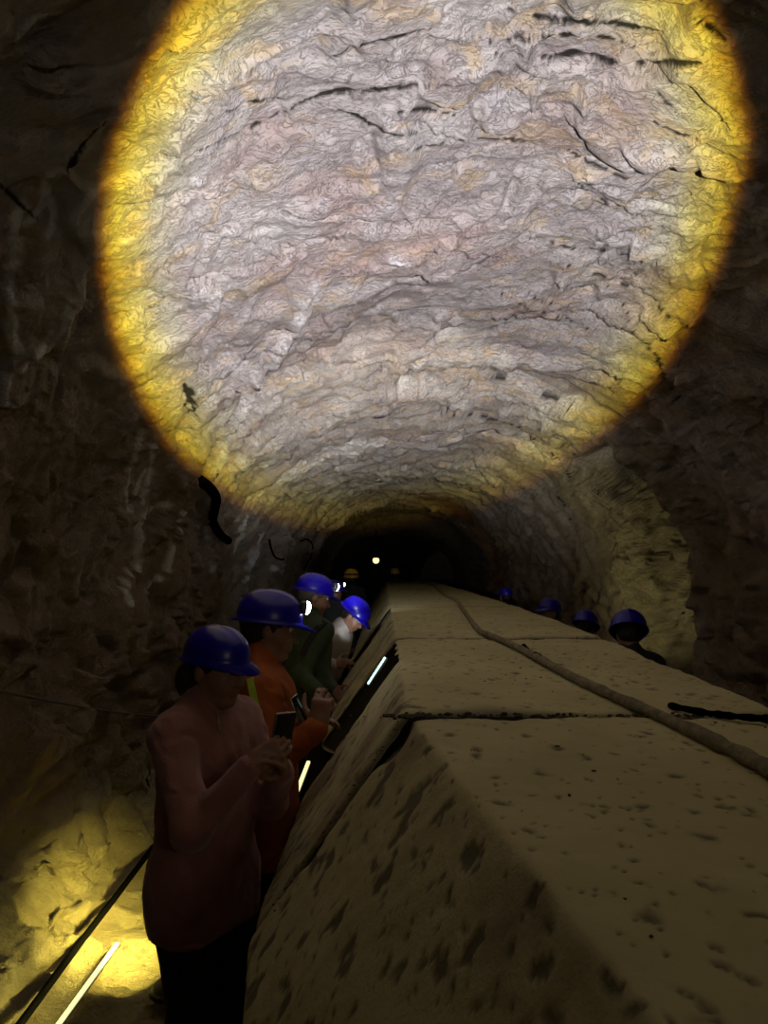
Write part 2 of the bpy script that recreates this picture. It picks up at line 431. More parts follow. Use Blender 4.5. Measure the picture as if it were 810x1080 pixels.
# wet calcite runs down the left wall, their wet glints painted in as white
for pix, wd in [([(22, 215), (14, 260), (10, 300), (12, 345), (20, 380)], 3.2), ([(50, 205), (58, 225), (52, 250)], 2.0), ([(104, 195), (88, 215), (75, 235)], 2.0),
                ([(52, 190), (45, 215), (28, 235)], 2.2), ([(75, 320), (68, 345), (52, 370)], 2.0), ([(55, 350), (45, 375), (22, 390)], 1.8), ([(5, 400), (2, 430)], 2.5),
                ([(150, 455), (142, 480), (135, 520), (140, 540)], 2.0), ([(165, 475), (158, 500), (150, 530)], 1.8), ([(152, 545), (148, 570), (146, 600)], 3.0),
                ([(175, 530), (160, 540), (150, 560)], 2.0), ([(193, 540), (188, 570), (176, 600)], 1.4), ([(135, 605), (133, 630), (140, 640)], 2.2),
                ([(145, 520), (150, 500), (160, 490)], 1.2), ([(168, 610), (160, 620)], 3.0), ([(62, 12), (35, 20), (20, 40)], 2.0),
                ([(262, 530), (252, 550), (240, 566)], 2.2), ([(262, 548), (255, 560)], 2.2), ([(278, 565), (272, 585), (268, 600)], 2.0), ([(266, 585), (268, 600)], 3.0),
                ([(257, 568), (250, 576)], 3.6), ([(222, 570), (223, 588), (225, 600)], 2.0), ([(285, 600), (302, 602)], 1.6), ([(262, 610), (258, 630), (256, 645)], 1.8),
                ([(305, 565), (312, 575)], 1.5), ([(300, 595), (308, 580), (322, 565)], 1.3)]:
    streak(pix, wd*1.5, calc_lit, 1.0, -.004)
# lit fold down the left of the vault, its brightness painted pale
streak([(330, 300), (318, 330), (300, 360), (280, 395), (258, 430), (238, 470), (224, 500)], 6, calc_lit, .32, -.05, rag=.5)
streak([(322, 315), (312, 332)], 3, calc_lit, .9, 0, rag=.9)
streak([(415, 275), (428, 279)], 4, calc_lit, 1.0, -.012, rag=.5)
ribr = np.exp(-((yy-15.0-.5*np.sin(th*2.2))/.9)**2)*smooth(2.3, 1.2, th)*(bz > .7); rust = np.maximum(rust, ribr*(.6+.5*np.clip(fbm(B*2, 3, 17)+.5, 0, 1)))
streak([(240, 560), (235, 600), (225, 640)], 14, rust, .35)
streak([(625, 150), (640, 165)], 18, rust, .14); streak([(665, 186), (700, 188)], 10, rust, .22)
dark_in = [(0, 0)]
normal_in = np.stack([np.cos(th), np.zeros_like(th), np.sin(th)], 1)
V = B + normal_in*disp[:, None]
recf = (bx > 1.9)*np.exp(-((yy-8.08)/.22)**4)*smooth(.2, .5, bz)*smooth(3.05, 2.8, bz)
g1, ge1 = facets(V*np.array([1.2, .05, .8], np.float32)*3.0+wrp*.6, 133, 1.6); g2, ge2 = facets(V*np.array([1.2, .05, .8], np.float32)*8.0+wrp*1.5, 143, 1.6)
V[:, 1] += recf*(.16*g1*smooth(0, .15, ge1)+.07*g2*smooth(0, .2, ge2)+.12*fbm(V*np.array([2.4, .1, 1.8], np.float32), 4, 150))
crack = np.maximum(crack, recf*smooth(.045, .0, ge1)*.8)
bench_m = smooth(-1.40, -1.62, bx)*smooth(.75, .5, bz)*(bz > -.05)*smooth(1.5, 2.5, yy)
V[:, 2] += bench_m*(.10*g1*smooth(0, .15, ge1)+.05*g2*smooth(0, .2, ge2)+.04*fbm(V*6, 4, 151))
# walls browner, vault lighter; recess yellowed in the colour like lamplight
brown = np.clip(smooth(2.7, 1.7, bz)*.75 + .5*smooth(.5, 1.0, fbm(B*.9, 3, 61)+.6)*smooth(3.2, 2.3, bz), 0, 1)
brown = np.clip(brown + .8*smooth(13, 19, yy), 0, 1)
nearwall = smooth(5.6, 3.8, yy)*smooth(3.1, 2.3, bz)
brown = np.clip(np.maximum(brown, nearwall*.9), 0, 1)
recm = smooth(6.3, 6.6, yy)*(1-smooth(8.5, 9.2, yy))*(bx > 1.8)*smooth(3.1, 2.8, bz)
warm_lit = np.clip(np.maximum(warm_lit, recm*.9), 0, 1); brown = brown*(1-recm*.8)
warm_lit = np.maximum(warm_lit, smooth(.75, .4, bz)*(bx < -1.0)*smooth(2.5, 3, yy)*.9*(yy < 9))  # same painted lamplight yellow at the foot of the left wall
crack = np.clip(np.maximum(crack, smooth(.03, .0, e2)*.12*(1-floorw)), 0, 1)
attrs = dict(crack=crack, calcite_lit=np.clip(calc_lit, 0, 1), rust=np.clip(rust, 0, 1), warm_lit=warm_lit, brown=brown)
def grid_part(name, i0, i1, wrap=False):
    idx = np.arange(i0, i1+1) % NTH
    n = len(idx); r = np.arange(NY)
    sel = (r[:, None]*NTH+idx[None, :]).ravel()
    g = np.arange(NY*n).reshape(NY, n)
    q = np.stack([g[:-1, :-1], g[:-1, 1:], g[1:, 1:], g[1:, :-1]], -1).reshape(-1, 4)
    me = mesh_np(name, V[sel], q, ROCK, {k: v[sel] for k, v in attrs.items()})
    return tag(link(name, me), kind='structure')
i_r = int(np.argmin(abs(th_up-math.radians(38)))); i_l = int(np.argmin(abs(th_up-math.radians(142))))
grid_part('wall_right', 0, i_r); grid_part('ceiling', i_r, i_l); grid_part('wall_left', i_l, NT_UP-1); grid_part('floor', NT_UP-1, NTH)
for nm, row in (('wall_back', 0), ('wall_far', NY-1)):
    ring = V[row*NTH:(row+1)*NTH]; ctr = ring.mean(0)
    rings = [ctr+(ring[::10]-ctr)*k for k in (1.0, .8, .6, .4, .2)]; m = len(ring[::10])
    vv = np.concatenate(rings+[ctr[None]]); vv[m:, 1] += (.15*fbm(vv[m:]*1.5, 3, 4))
    fs = [(a*m+k, a*m+(k+1) % m, (a+1)*m+(k+1) % m, (a+1)*m+k) for a in range(4) for k in range(m)]
    fs += [(4*m+k, 4*m+(k+1) % m, 5*m, 5*m) for k in range(m)]
    bm = bmesh.new(); bv = [bm.verts.new(v) for v in vv]
    for f in fs:
        u = list(dict.fromkeys(f)); bm.faces.new([bv[i] for i in u])
    tag(bm_obj(nm, bm, ROCK), kind='structure')
print('tunnel', NTH*NY, round(time.time()-T0, 1))

# ------------------------------------------------------------------ the long casing down the middle
def right_edge(d): return np.interp(d, [0, 2, 3, 5, 8, 11, 19], [1.02, 1.04, 1.10, 1.21, 1.28, 1.29, 1.27])
def shift(d): return .125*np.clip(2.0-d, 0, None)
def casing_profile(d, n):
    """n points along the outline at distance d, from left foot over the top to right foot"""
    s = shift(d); r = right_edge(d)
    it = .27*smooth(2.0, 2.25, d)
    P = np.array([(-.30+s+it, 0), (-.31+s+it, .80), (-.335+s, .97), (.06+s, 1.52), (r, 1.52), (r+.06, 1.25), (r-.12*smooth(2.5, 3.5, d), 0)])
    seg = np.linalg.norm(np.diff(P, axis=0), axis=1); cum = np.r_[0, np.cumsum(seg)]
    wgt = np.array([.25, .9, 1.3, 1.6, .5, .25]); w = seg*wgt; cw = np.r_[0, np.cumsum(w)]/w.sum()
    u = np.linspace(0, 1, n); cc = np.interp(u, cw, cum)
    xy = np.stack([np.interp(cc, cum, P[:, 0]), np.interp(cc, cum, P[:, 1])], 1)
    return xy, cc, cum
case = tag(empty('conveyor_casing', (0.4, .35, 0)), 'long dusty beige boxed casing with sloping sides running down the middle of the tunnel', 'casing')
def section(y0, y1, nrow, ncol, seed, window=None):
    dd = y0+(y1-y0)*np.linspace(0, 1, nrow); rows = []; S = []; Ns = []
    for d in dd:
        xy, cc, cum = casing_profile(d, ncol)
        for _ in range(3):
            xy[1:-1] = (xy[:-2]+2*xy[1:-1]+xy[2:])/4
        t = np.gradient(xy, axis=0); nn = np.stack([-t[:, 1], t[:, 0]], 1); nn /= np.linalg.norm(nn, axis=1)[:, None]+1e-9
        rows.append(np.stack([xy[:, 0], np.full(ncol, d), xy[:, 1]], 1)); S.append(cc); Ns.append(np.stack([nn[:, 0], np.zeros(ncol), nn[:, 1]], 1))
    P = np.concatenate(rows).astype(np.float32); Sx = np.concatenate(S); Nn = np.concatenate(Ns).astype(np.float32)
    dv = np.repeat(dd, ncol)
    lo, hi = cum[2], cum[3]
    uv = np.stack([Sx, dv, np.zeros_like(dv)], 1).astype(np.float32)
    h = .010*fbm(uv*2.2, 3, seed)+.0035*fbm(uv*18, 3, seed+1)
    # small pits and crusted dirt
    dirt = np.zeros(len(P), np.float32)
    uvn = uv+np.stack([fbm(uv*30, 2, seed+20), fbm(uv*30, 2, seed+21), np.zeros(len(P))], 1).astype(np.float32)*.016
    for sc_, th_, sd in ((17.0, .26, 1), (30.0, .28, 2), (52.0, .26, 5)):
        q = uvn*np.array([sc_, sc_*.62, 1], np.float32); q[:, 2] = .5
        f = np.floor(q).astype(np.int64); 
        for a in (-1, 0, 1):
            for b in (-1, 0, 1):
                i = f[:, 0]+a; j = f[:, 1]+b; k = f[:, 2]*0
                hx = _h(i, j, k, seed+sd); r_ = th_*(.35+.65*_h(i, j, k, seed+sd+9))
                on = _h(i, j, k, seed+sd+5) < .16+.10*fbm(uv*1.1, 2, seed+33)
                dx = q[:, 0]-i-hx; dy = (q[:, 1]-j-_h(i, j, k, seed+sd+7))
                g = np.exp(-((dx*dx+dy*dy)/(r_*r_))**1.5)*on
                dirt = np.maximum(dirt, g*.8)
    side = (Sx < hi)
    bl = smooth(.27, .42, fbm(uv*np.array([17, 21, 1], np.float32), 4, seed+3))*side*smooth(lo-.3, lo+.1, Sx)
    dirt = np.maximum(dirt, bl*.75)
    h = h-.0035*dirt
    rag = fbm(uv*9, 4, seed+8)
    # broken edges at the joints
    edge = np.minimum(dv-y0, y1-dv)
    jw = .017+.040*np.clip(rag, -.3, 1)+.035*np.exp(-((Sx-hi)/.12)**2)
    ej = np.exp(-(edge/np.clip(jw, .006, 1))**2)
    dirt = np.maximum(dirt, ej*.95); h = h-.014*ej
    if seed == 11:   # crusted hole at the corner of the nearest joint
        g = np.exp(-(((Sx-hi+.05)/.075)**2+((dv-1.93)/.07)**2))*(.6+.8*np.clip(rag+.4, 0, 1)); g = np.clip(g*1.6-.3, 0, 1)
        dirt = np.maximum(dirt, g); h = h-.02*g
    rs = smooth(.05, .5, fbm(uv*3, 4, seed+12))*side*.55
    gone = np.zeros(len(P), bool)
    if window:    # an opening broken into the sloping side; the casing is hollow behind it
        rg_ = .025*rag
        gone = (dv > window[0]+rg_) & (dv < window[1]+rg_) & (Sx > lo-.12) & (Sx < hi-.012+.02*rag)
    P = P+Nn*h[:, None]
    # ragged near and far ends
    m_end = (np.minimum(dv-y0, y1-dv) < 1e-4)
    P[m_end, 1] += (.012*rag[m_end]*np.where(dv[m_end] > (y0+y1)/2, 1, -1)).astype(np.float32)
    g = np.arange(nrow*ncol).reshape(nrow, ncol)
    q = np.stack([g[:-1, :-1], g[1:, :-1], g[1:, 1:], g[:-1, 1:]], -1).reshape(-1, 4)
    q = q[~gone[q].any(1)]
    me = mesh_np('cover_section', P, q, CASING, dict(dirt=np.clip(dirt, 0, 1), rust=rs))
    bm = bmesh.new(); bm.from_mesh(me); bm.verts.ensure_lookup_table()
    for row, rev in ((0, False), (nrow-1, True)):
        vs = [bm.verts[int(i)] for i in g[row]]
        try: bm.faces.new(vs if rev else list(reversed(vs)))
        except Exception: pass
    bm.to_mesh(me); bm.free()
    o = link('cover_section', me, case); o.matrix_parent_inverse = Matrix.Translation(case.location).inverted()
    return o
section(.35, 1.985, 230, 310, 11)
section(2.01, 4.08, 180, 230, 31, window=(3.17, 4.05))
section(4.11, 7.15, 140, 180, 51, window=(6.30, 7.08))
section(7.19, 12.6, 100, 130, 71)
section(12.65, 18.6, 60, 100, 91)
print('casing', round(time.time()-T0, 1))

def on_top(px, py, z=1.52):
    r = ray(px, py); t = (z-CAMZ)/r[2]; return Vector(r*t)+Vector((0, 0, CAMZ))
HOSE = mat('dusty_hose', (.20, .165, .09), .85, bump=.6, bscale=90, var=.45, vscale=30)
BLACK = mat('black_rubber', (.004, .004, .004), .8, bump=.2)
BLACK.node_tree.nodes['Principled BSDF'].inputs['Specular IOR Level'].default_value = .0
hp = [on_top(x, y, 1.535) for x, y in [(438, 611.5), (455, 616), (468, 627), (480, 632), (487, 641), (497, 655), (507, 666), (522, 672), (545, 682), (575, 698), (610, 717), (650, 735), (700, 757), (750, 780), (800, 805), (850, 835)]]
rg = random.Random(8)
def crumbs(name, spots, m, label):
    bm = bmesh.new()
    for x, y, z, r_ in spots:
        vs = bmesh.ops.create_icosphere(bm, subdivisions=1, radius=r_)['verts']
        sx, sy, sz = rg.uniform(.7, 1.6), rg.uniform(.7, 1.5), rg.uniform(.4, .8)
        for v in vs: v.co = Vector((x+v.co.x*sx*rg.uniform(.75, 1.25), y+v.co.y*sy*rg.uniform(.75, 1.25), z+v.co.z*sz))
    return tag(bm_obj(name, bm, m, None, False), label, 'grit', kind='stuff')
def top_spot():
    y = .5+5.5*rg.random()**1.4; return (rg.uniform(.10+float(shift(y)), 1.0), y, 1.522, rg.uniform(.0018, .0045))
crumbs('loose_grit', [top_spot() for _ in range(170)], CASING, 'small pale grit scattered over the top of the beige casing')
DARKGRIT = mat('dark_grit', (.035, .026, .016), .9)
sp = [top_spot() for _ in range(60)]
for _ in range(230):
    x = rg.uniform(.02, 1.02) if rg.random() < .6 else rg.gauss(.08, .05); sp.append((x, 1.995+rg.gauss(0, .014), 1.518, rg.uniform(.002, .008)))
for _ in range(70): t = rg.random(); sp.append((-.33+.38*t, 1.985+rg.gauss(0, .02), .972+.545*t, rg.uniform(.0012, .0038)))
crumbs('dark_grit', sp, DARKGRIT, 'dark crumbled grit along the nearest joint of the casing')
hs = tube('hose', hp, .0155, HOSE, n=10, sub=6, wob=.35, seed=4)
tag(hs, 'thick dust-covered hose snaking along the top of the beige casing', 'hose')
tg = tube('twig', [on_top(552, 680, 1.53), on_top(560, 688, 1.535), on_top(566, 690, 1.545), on_top(574, 695, 1.53)], .008, BLACK, n=6, wob=.6)
tag(tg, 'small dark broken scrap lying on the casing beside the hose', 'scrap')
tube('scrap_piece', [on_top(600, 716-18, 1.53), on_top(575, 690, 1.53)], .004, BLACK, parent=None) if False else None
# a second torn strip over the nearest joint
st = tube('cable', [on_top(706, 744, 1.53), on_top(735, 750, 1.53), on_top(770, 755, 1.53), on_top(815, 759, 1.53), on_top(850, 764, 1.53)], .009, BLACK, n=8, wob=.5)
tag(st, 'black cable lying across the casing right of the hose', 'cable')
#PART2
# ------------------------------------------------------------------ people (one continuous body each, clothing as children)
def rot(ax, ang):
    return np.array(Matrix.Rotation(ang, 3, ax))
class SDF:
    def __init__(s, lo, hi, h):
        s.lo = np.array(lo, float); s.h = h; s.n = np.ceil((np.array(hi)-s.lo)/h).astype(int)+1
        s.a = np.full(s.n, .2, np.float32)
    def _sub(s, lo, hi):
        i0 = np.clip(np.floor((np.array(lo)-s.lo)/s.h).astype(int), 0, s.n-1); i1 = np.clip(np.ceil((np.array(hi)-s.lo)/s.h).astype(int)+1, 1, s.n)
        sl = tuple(slice(a, b) for a, b in zip(i0, i1))
        g = np.meshgrid(*[s.lo[k]+s.h*np.arange(i0[k], i1[k]) for k in range(3)], indexing='ij')
        return sl, np.stack(g, -1).astype(np.float32)
    def add(s, pr, grow=0.0):
        kind, k = pr[0], pr[1]; m = abs(k)+3*s.h+max(grow, 0)
        if kind == 'cap':
            a, b, ra, rb = np.array(pr[2], float), np.array(pr[3], float), pr[4], pr[5]; R = max(ra, rb)+m
            sl, P = s._sub(np.minimum(a, b)-R, np.maximum(a, b)+R)
            if P.size == 0: return
            ab = b-a; t = np.clip(((P-a)@ab)/max(ab@ab, 1e-9), 0, 1); d = np.linalg.norm(P-a-t[..., None]*ab, axis=-1)-(ra+(rb-ra)*t)
        elif kind == 'ell':
            c, M, r = np.array(pr[2], float), pr[3], np.array(pr[4], float); R = r.max()+m
            sl, P = s._sub(c-R, c+R)
            if P.size == 0: return
            q = P-c
            if M is not None: q = q@M
            k0 = np.linalg.norm(q/r, axis=-1); k1 = np.linalg.norm(q/(r*r), axis=-1)+1e-6; d = k0*(k0-1)/k1
        else:
            c, M, r, rd = np.array(pr[2], float), pr[3], np.array(pr[4], float), pr[5]; R = np.linalg.norm(r)+m
            sl, P = s._sub(c-R, c+R)
            if P.size == 0: return
            q = P-c
            if M is not None: q = q@M
            q = np.abs(q)-(r-rd); d = np.linalg.norm(np.maximum(q, 0), axis=-1)+np.minimum(q.max(-1), 0)-rd
        d = (d-grow).astype(np.float32); A = s.a[sl]
        if k < 0:   # carve
            kk = -k; h_ = np.clip(.5-.5*(A+d)/kk, 0, 1); s.a[sl] = A*(1-h_)+(-d)*h_+kk*h_*(1-h_)
        elif k == 0: s.a[sl] = np.minimum(A, d)
        else:
            h_ = np.maximum(k-np.abs(A-d), 0)/k; s.a[sl] = np.minimum(A, d)-h_*h_*k*.25
    def noise(s, fn):
        m = np.abs(s.a) < 4*s.h; i = np.argwhere(m); P = (s.lo+i*s.h).astype(np.float32); s.a[m] += fn(P).astype(np.float32)
    def cut(s, fn):
        m = s.a < 4*s.h; i = np.argwhere(m); P = (s.lo+i*s.h).astype(np.float32); s.a[m] = np.maximum(s.a[m], fn(P).astype(np.float32))
    def mesh(s, name, mt, parent=None):
        bnd = np.clip(s.a/s.h, -3, 3).astype(np.float32)
        bnd[0] = bnd[-1] = 3; bnd[:, 0] = bnd[:, -1] = 3; bnd[:, :, 0] = bnd[:, :, -1] = 3
        g = vdb.FloatGrid(background=3.0); g.copyFromArray(bnd)
        p, q = g.convertToQuads(0.0); v = p*s.h+s.lo
        q = np.asarray(q, np.int64)
        a, b, c = v[q[:, 0]], v[q[:, 1]], v[q[:, 2]]
        vol = np.einsum('ij,ij->i', a, np.cross(b, c)).sum()
        if vol < 0: q = q[:, ::-1]
        return link(name, mesh_np(name, v, q, mt), parent)

def ik(a, b, l1, l2, hint):
    a = np.array(a, float); b = np.array(b, float); d = b-a; L_ = np.linalg.norm(d)
    if L_ > (l1+l2)*.995: b = a+d/L_*(l1+l2)*.995; d = b-a; L_ = np.linalg.norm(d)
    x = (l1*l1-l2*l2+L_*L_)/(2*L_); hgt = math.sqrt(max(l1*l1-x*x, 0)); u = d/L_
    hn = np.array(hint, float); hn = hn-u*(hn@u); hn /= np.linalg.norm(hn)+1e-9
    return a+u*x+hn*hgt, b
def basis(x, z):
    x = np.array(x, float); x /= np.linalg.norm(x); z = np.array(z, float); z = z-x*(z@x); z /= np.linalg.norm(z); y = np.cross(z, x)
    return np.stack([x, y, z], 1)
def hand_prims(w, M, side, curls, spread=.10, s=1.0, thumb=(.55, .75, -.35)):
    """w wrist; M columns: fingers, thumb side (mirrored by side), back of the hand"""
    def T(p): return w+M@(np.array([p[0], p[1]*side, p[2]])*s)
    Mm = M.copy(); out = [('box', .010, T((.048, 0, 0)), Mm, np.array([.044, .037, .0135])*s, .012*s), ('cap', .015, T((-.02, 0, 0)), T((.02, 0, 0)), .026*s, .026*s)]
    for f, (y, ln, r) in enumerate([(.028, .040, .0085), (.009, .045, .0088), (-.010, .042, .0083), (-.028, .033, .0075)]):
        p = np.array([.086-.004*abs(f-1), y, 0]); ang = 0.12; dy = (y*spread*8)
        for sgi, k in enumerate((1.0, .66, .50)):
            ang += curls[f]*(.9, 1.1, .7)[sgi]
            q = p+ln*k*np.array([math.cos(ang), dy*.25, -math.sin(ang)])
            out.append(('cap', .003, T(p), T(q), r*s*(1-.08*sgi), r*s*(.93-.09*sgi))); p = q
    a = np.array([.018, .030, -.004]); th_ = np.array(thumb, float); th_ /= np.linalg.norm(th_); b = a+.042*th_; c = b+.030*(th_*.8+np.array([.45, -.15, -.15])); d = c+.024*(th_*.5+np.array([.6, -.3, -.2]))
    out += [('cap', .010, T(a), T(b), .014*s, .011*s), ('cap', .004, T(b), T(c), .0105*s, .0095*s), ('cap', .003, T(c), T(d), .0095*s, .008*s)]
    return out

SKIN = mat('skin', (.27, .145, .095), .5, var=.08, vscale=30, bump=.08, bscale=200)
LIP = mat('lips', (.32, .10, .08), .4)
EYE = mat('eye_white', (.55, .53, .50), .2)
HAIR = mat('dark_hair', (.012, .008, .006), .45, bump=.8, bscale=150)
GREYHAIR = mat('grey_hair', (.07, .062, .055), .6, bump=.8, bscale=150)
BLUE = mat('blue_plastic', (.005, .001, .30), .30)
YELLOW = mat('yellow_plastic', (.62, .36, .015), .32)
DARKPL = mat('dark_plastic', (.015, .015, .016), .4)
LAMPBODY = mat('lamp_housing', (.05, .05, .05), .35)
LAMPON = mat('lamp_lens_lit', (1, 1, 1), .3, emis=(.92, .97, 1.0), estr=26.0)
LAMPDIM = mat('lamp_lens_dim', (1, 1, 1), .3, emis=(.8, .95, 1.0), estr=5.0)
LAMPOFF = mat('lamp_lens_unlit', (.25, .25, .27), .15)
PANTS = mat('black_trouser_cloth', (.006, .006, .007), .85, bump=.2)
SHOE = mat('dark_shoe', (.02, .018, .016), .6)

def helmet(parent, c, M, material, lamp='off', band=None, s=1.0, name='helmet'):
    """hard hat shell with peak, ridges and rim; c, M the head frame"""
    bm = bmesh.new(); nt_, nr = 56, 16; rings = []
    for j in range(nr+1):
        ph = j/nr*PI/2; ring = []
        for i in range(nt_):
            t = 2*PI*i/nt_; cx_, cy_ = math.cos(t), math.sin(t)
            e = math.cos(ph)**.82
            rdg = .0045*math.exp(-((math.sin(t)*e*.105)/.010)**2)*(math.sin(ph) > .1) + .003*math.exp(-((abs(math.sin(t)*e*.105)-.036)/.007)**2)*(math.sin(ph) > .35)
            x = (.131*e)*cx_-.006; y = .107*e*cy_; z = .036+.112*math.sin(ph)**.95+rdg
            if j == 0: z = .030
            ring.append(bm.verts.new((x, y, z)))
        rings.append(ring)
    brim = []
    for i in range(nt_):
        t = 2*PI*i/nt_; fr = max(0, math.cos(t))**3; bk = max(0, -math.cos(t))**3
        o_ = .010+.050*fr+.010*bk
        brim.append(bm.verts.new(((.131+o_)*math.cos(t)-.006, (.107+.010+.012*fr)*math.sin(t), .026-.020*fr-.004*bk)))
    for i in range(nt_):
        k = (i+1) % nt_
        bm.faces.new((brim[i], brim[k], rings[0][k], rings[0][i]))
        for j in range(nr-1): bm.faces.new((rings[j][i], rings[j][k], rings[j+1][k], rings[j+1][i]))
    bmesh.ops.pointmerge(bm, verts=rings[nr], merge_co=(-.006, 0, .1525))
    top = [v for v in bm.verts if (v.co-Vector((-.006, 0, .1525))).length < 1e-5][0]
    for i in range(nt_):
        try: bm.faces.new((rings[nr-1][i], rings[nr-1][(i+1) % nt_], top))
        except Exception: pass
    bmesh.ops.solidify(bm, geom=bm.faces[:], thickness=.003)
    T4 = Matrix.Translation(Vector(c)) @ Matrix(M.tolist()).to_4x4() @ Matrix.Scale(s, 4)
    bmesh.ops.transform(bm, matrix=T4, verts=bm.verts); bmesh.ops.recalc_face_normals(bm, faces=bm.faces[:])
    sh = bm_obj(name, bm, material, parent)
    # headlamp: strap, housing, lens
    bm = bmesh.new(); n = 48
    for z0, z1 in ((.060, .080),):
        vs = []
        for z in (z0, z1):
            e = math.cos(math.asin(min(1, ((z-.036)/.112)))) ** .82
            for o_ in (.0005, .0035):
                vs.append([bm.verts.new(((.131*e+o_)*math.cos(2*PI*i/n)-.006, (.107*e+o_)*math.sin(2*PI*i/n), z)) for i in range(n)])
        for i in range(n):
            k = (i+1) % n
            for a, b in ((0, 1), (1, 3), (3, 2), (2, 0)): bm.faces.new((vs[a][i], vs[a][k], vs[b][k], vs[b][i]))
    bmesh.ops.recalc_face_normals(bm, faces=bm.faces[:]); bmesh.ops.transform(bm, matrix=T4, verts=bm.verts)
    if band: bm_obj('strap', bm, band or DARKPL, sh)
    else: bm.free()
    if lamp != 'off':
        bm = bmesh.new(); box_bm(bm, .122, 0, .094, .030, .062, .050, .010); bmesh.ops.transform(bm, matrix=T4, verts=bm.verts)
        bm_obj('headlamp', bm, LAMPBODY, sh)
        bm = bmesh.new(); r = bmesh.ops.create_uvsphere(bm, u_segments=18, v_segments=10, radius=.026)
        for v in bm.verts: v.co = Vector((.137+v.co.x*.55, v.co.y, .094+v.co.z))
        bmesh.ops.transform(bm, matrix=T4, verts=bm.verts)
        bm_obj('lens', bm, {'on': LAMPON, 'dim': LAMPDIM, 'unlit': LAMPOFF}[lamp], sh)
    return sh

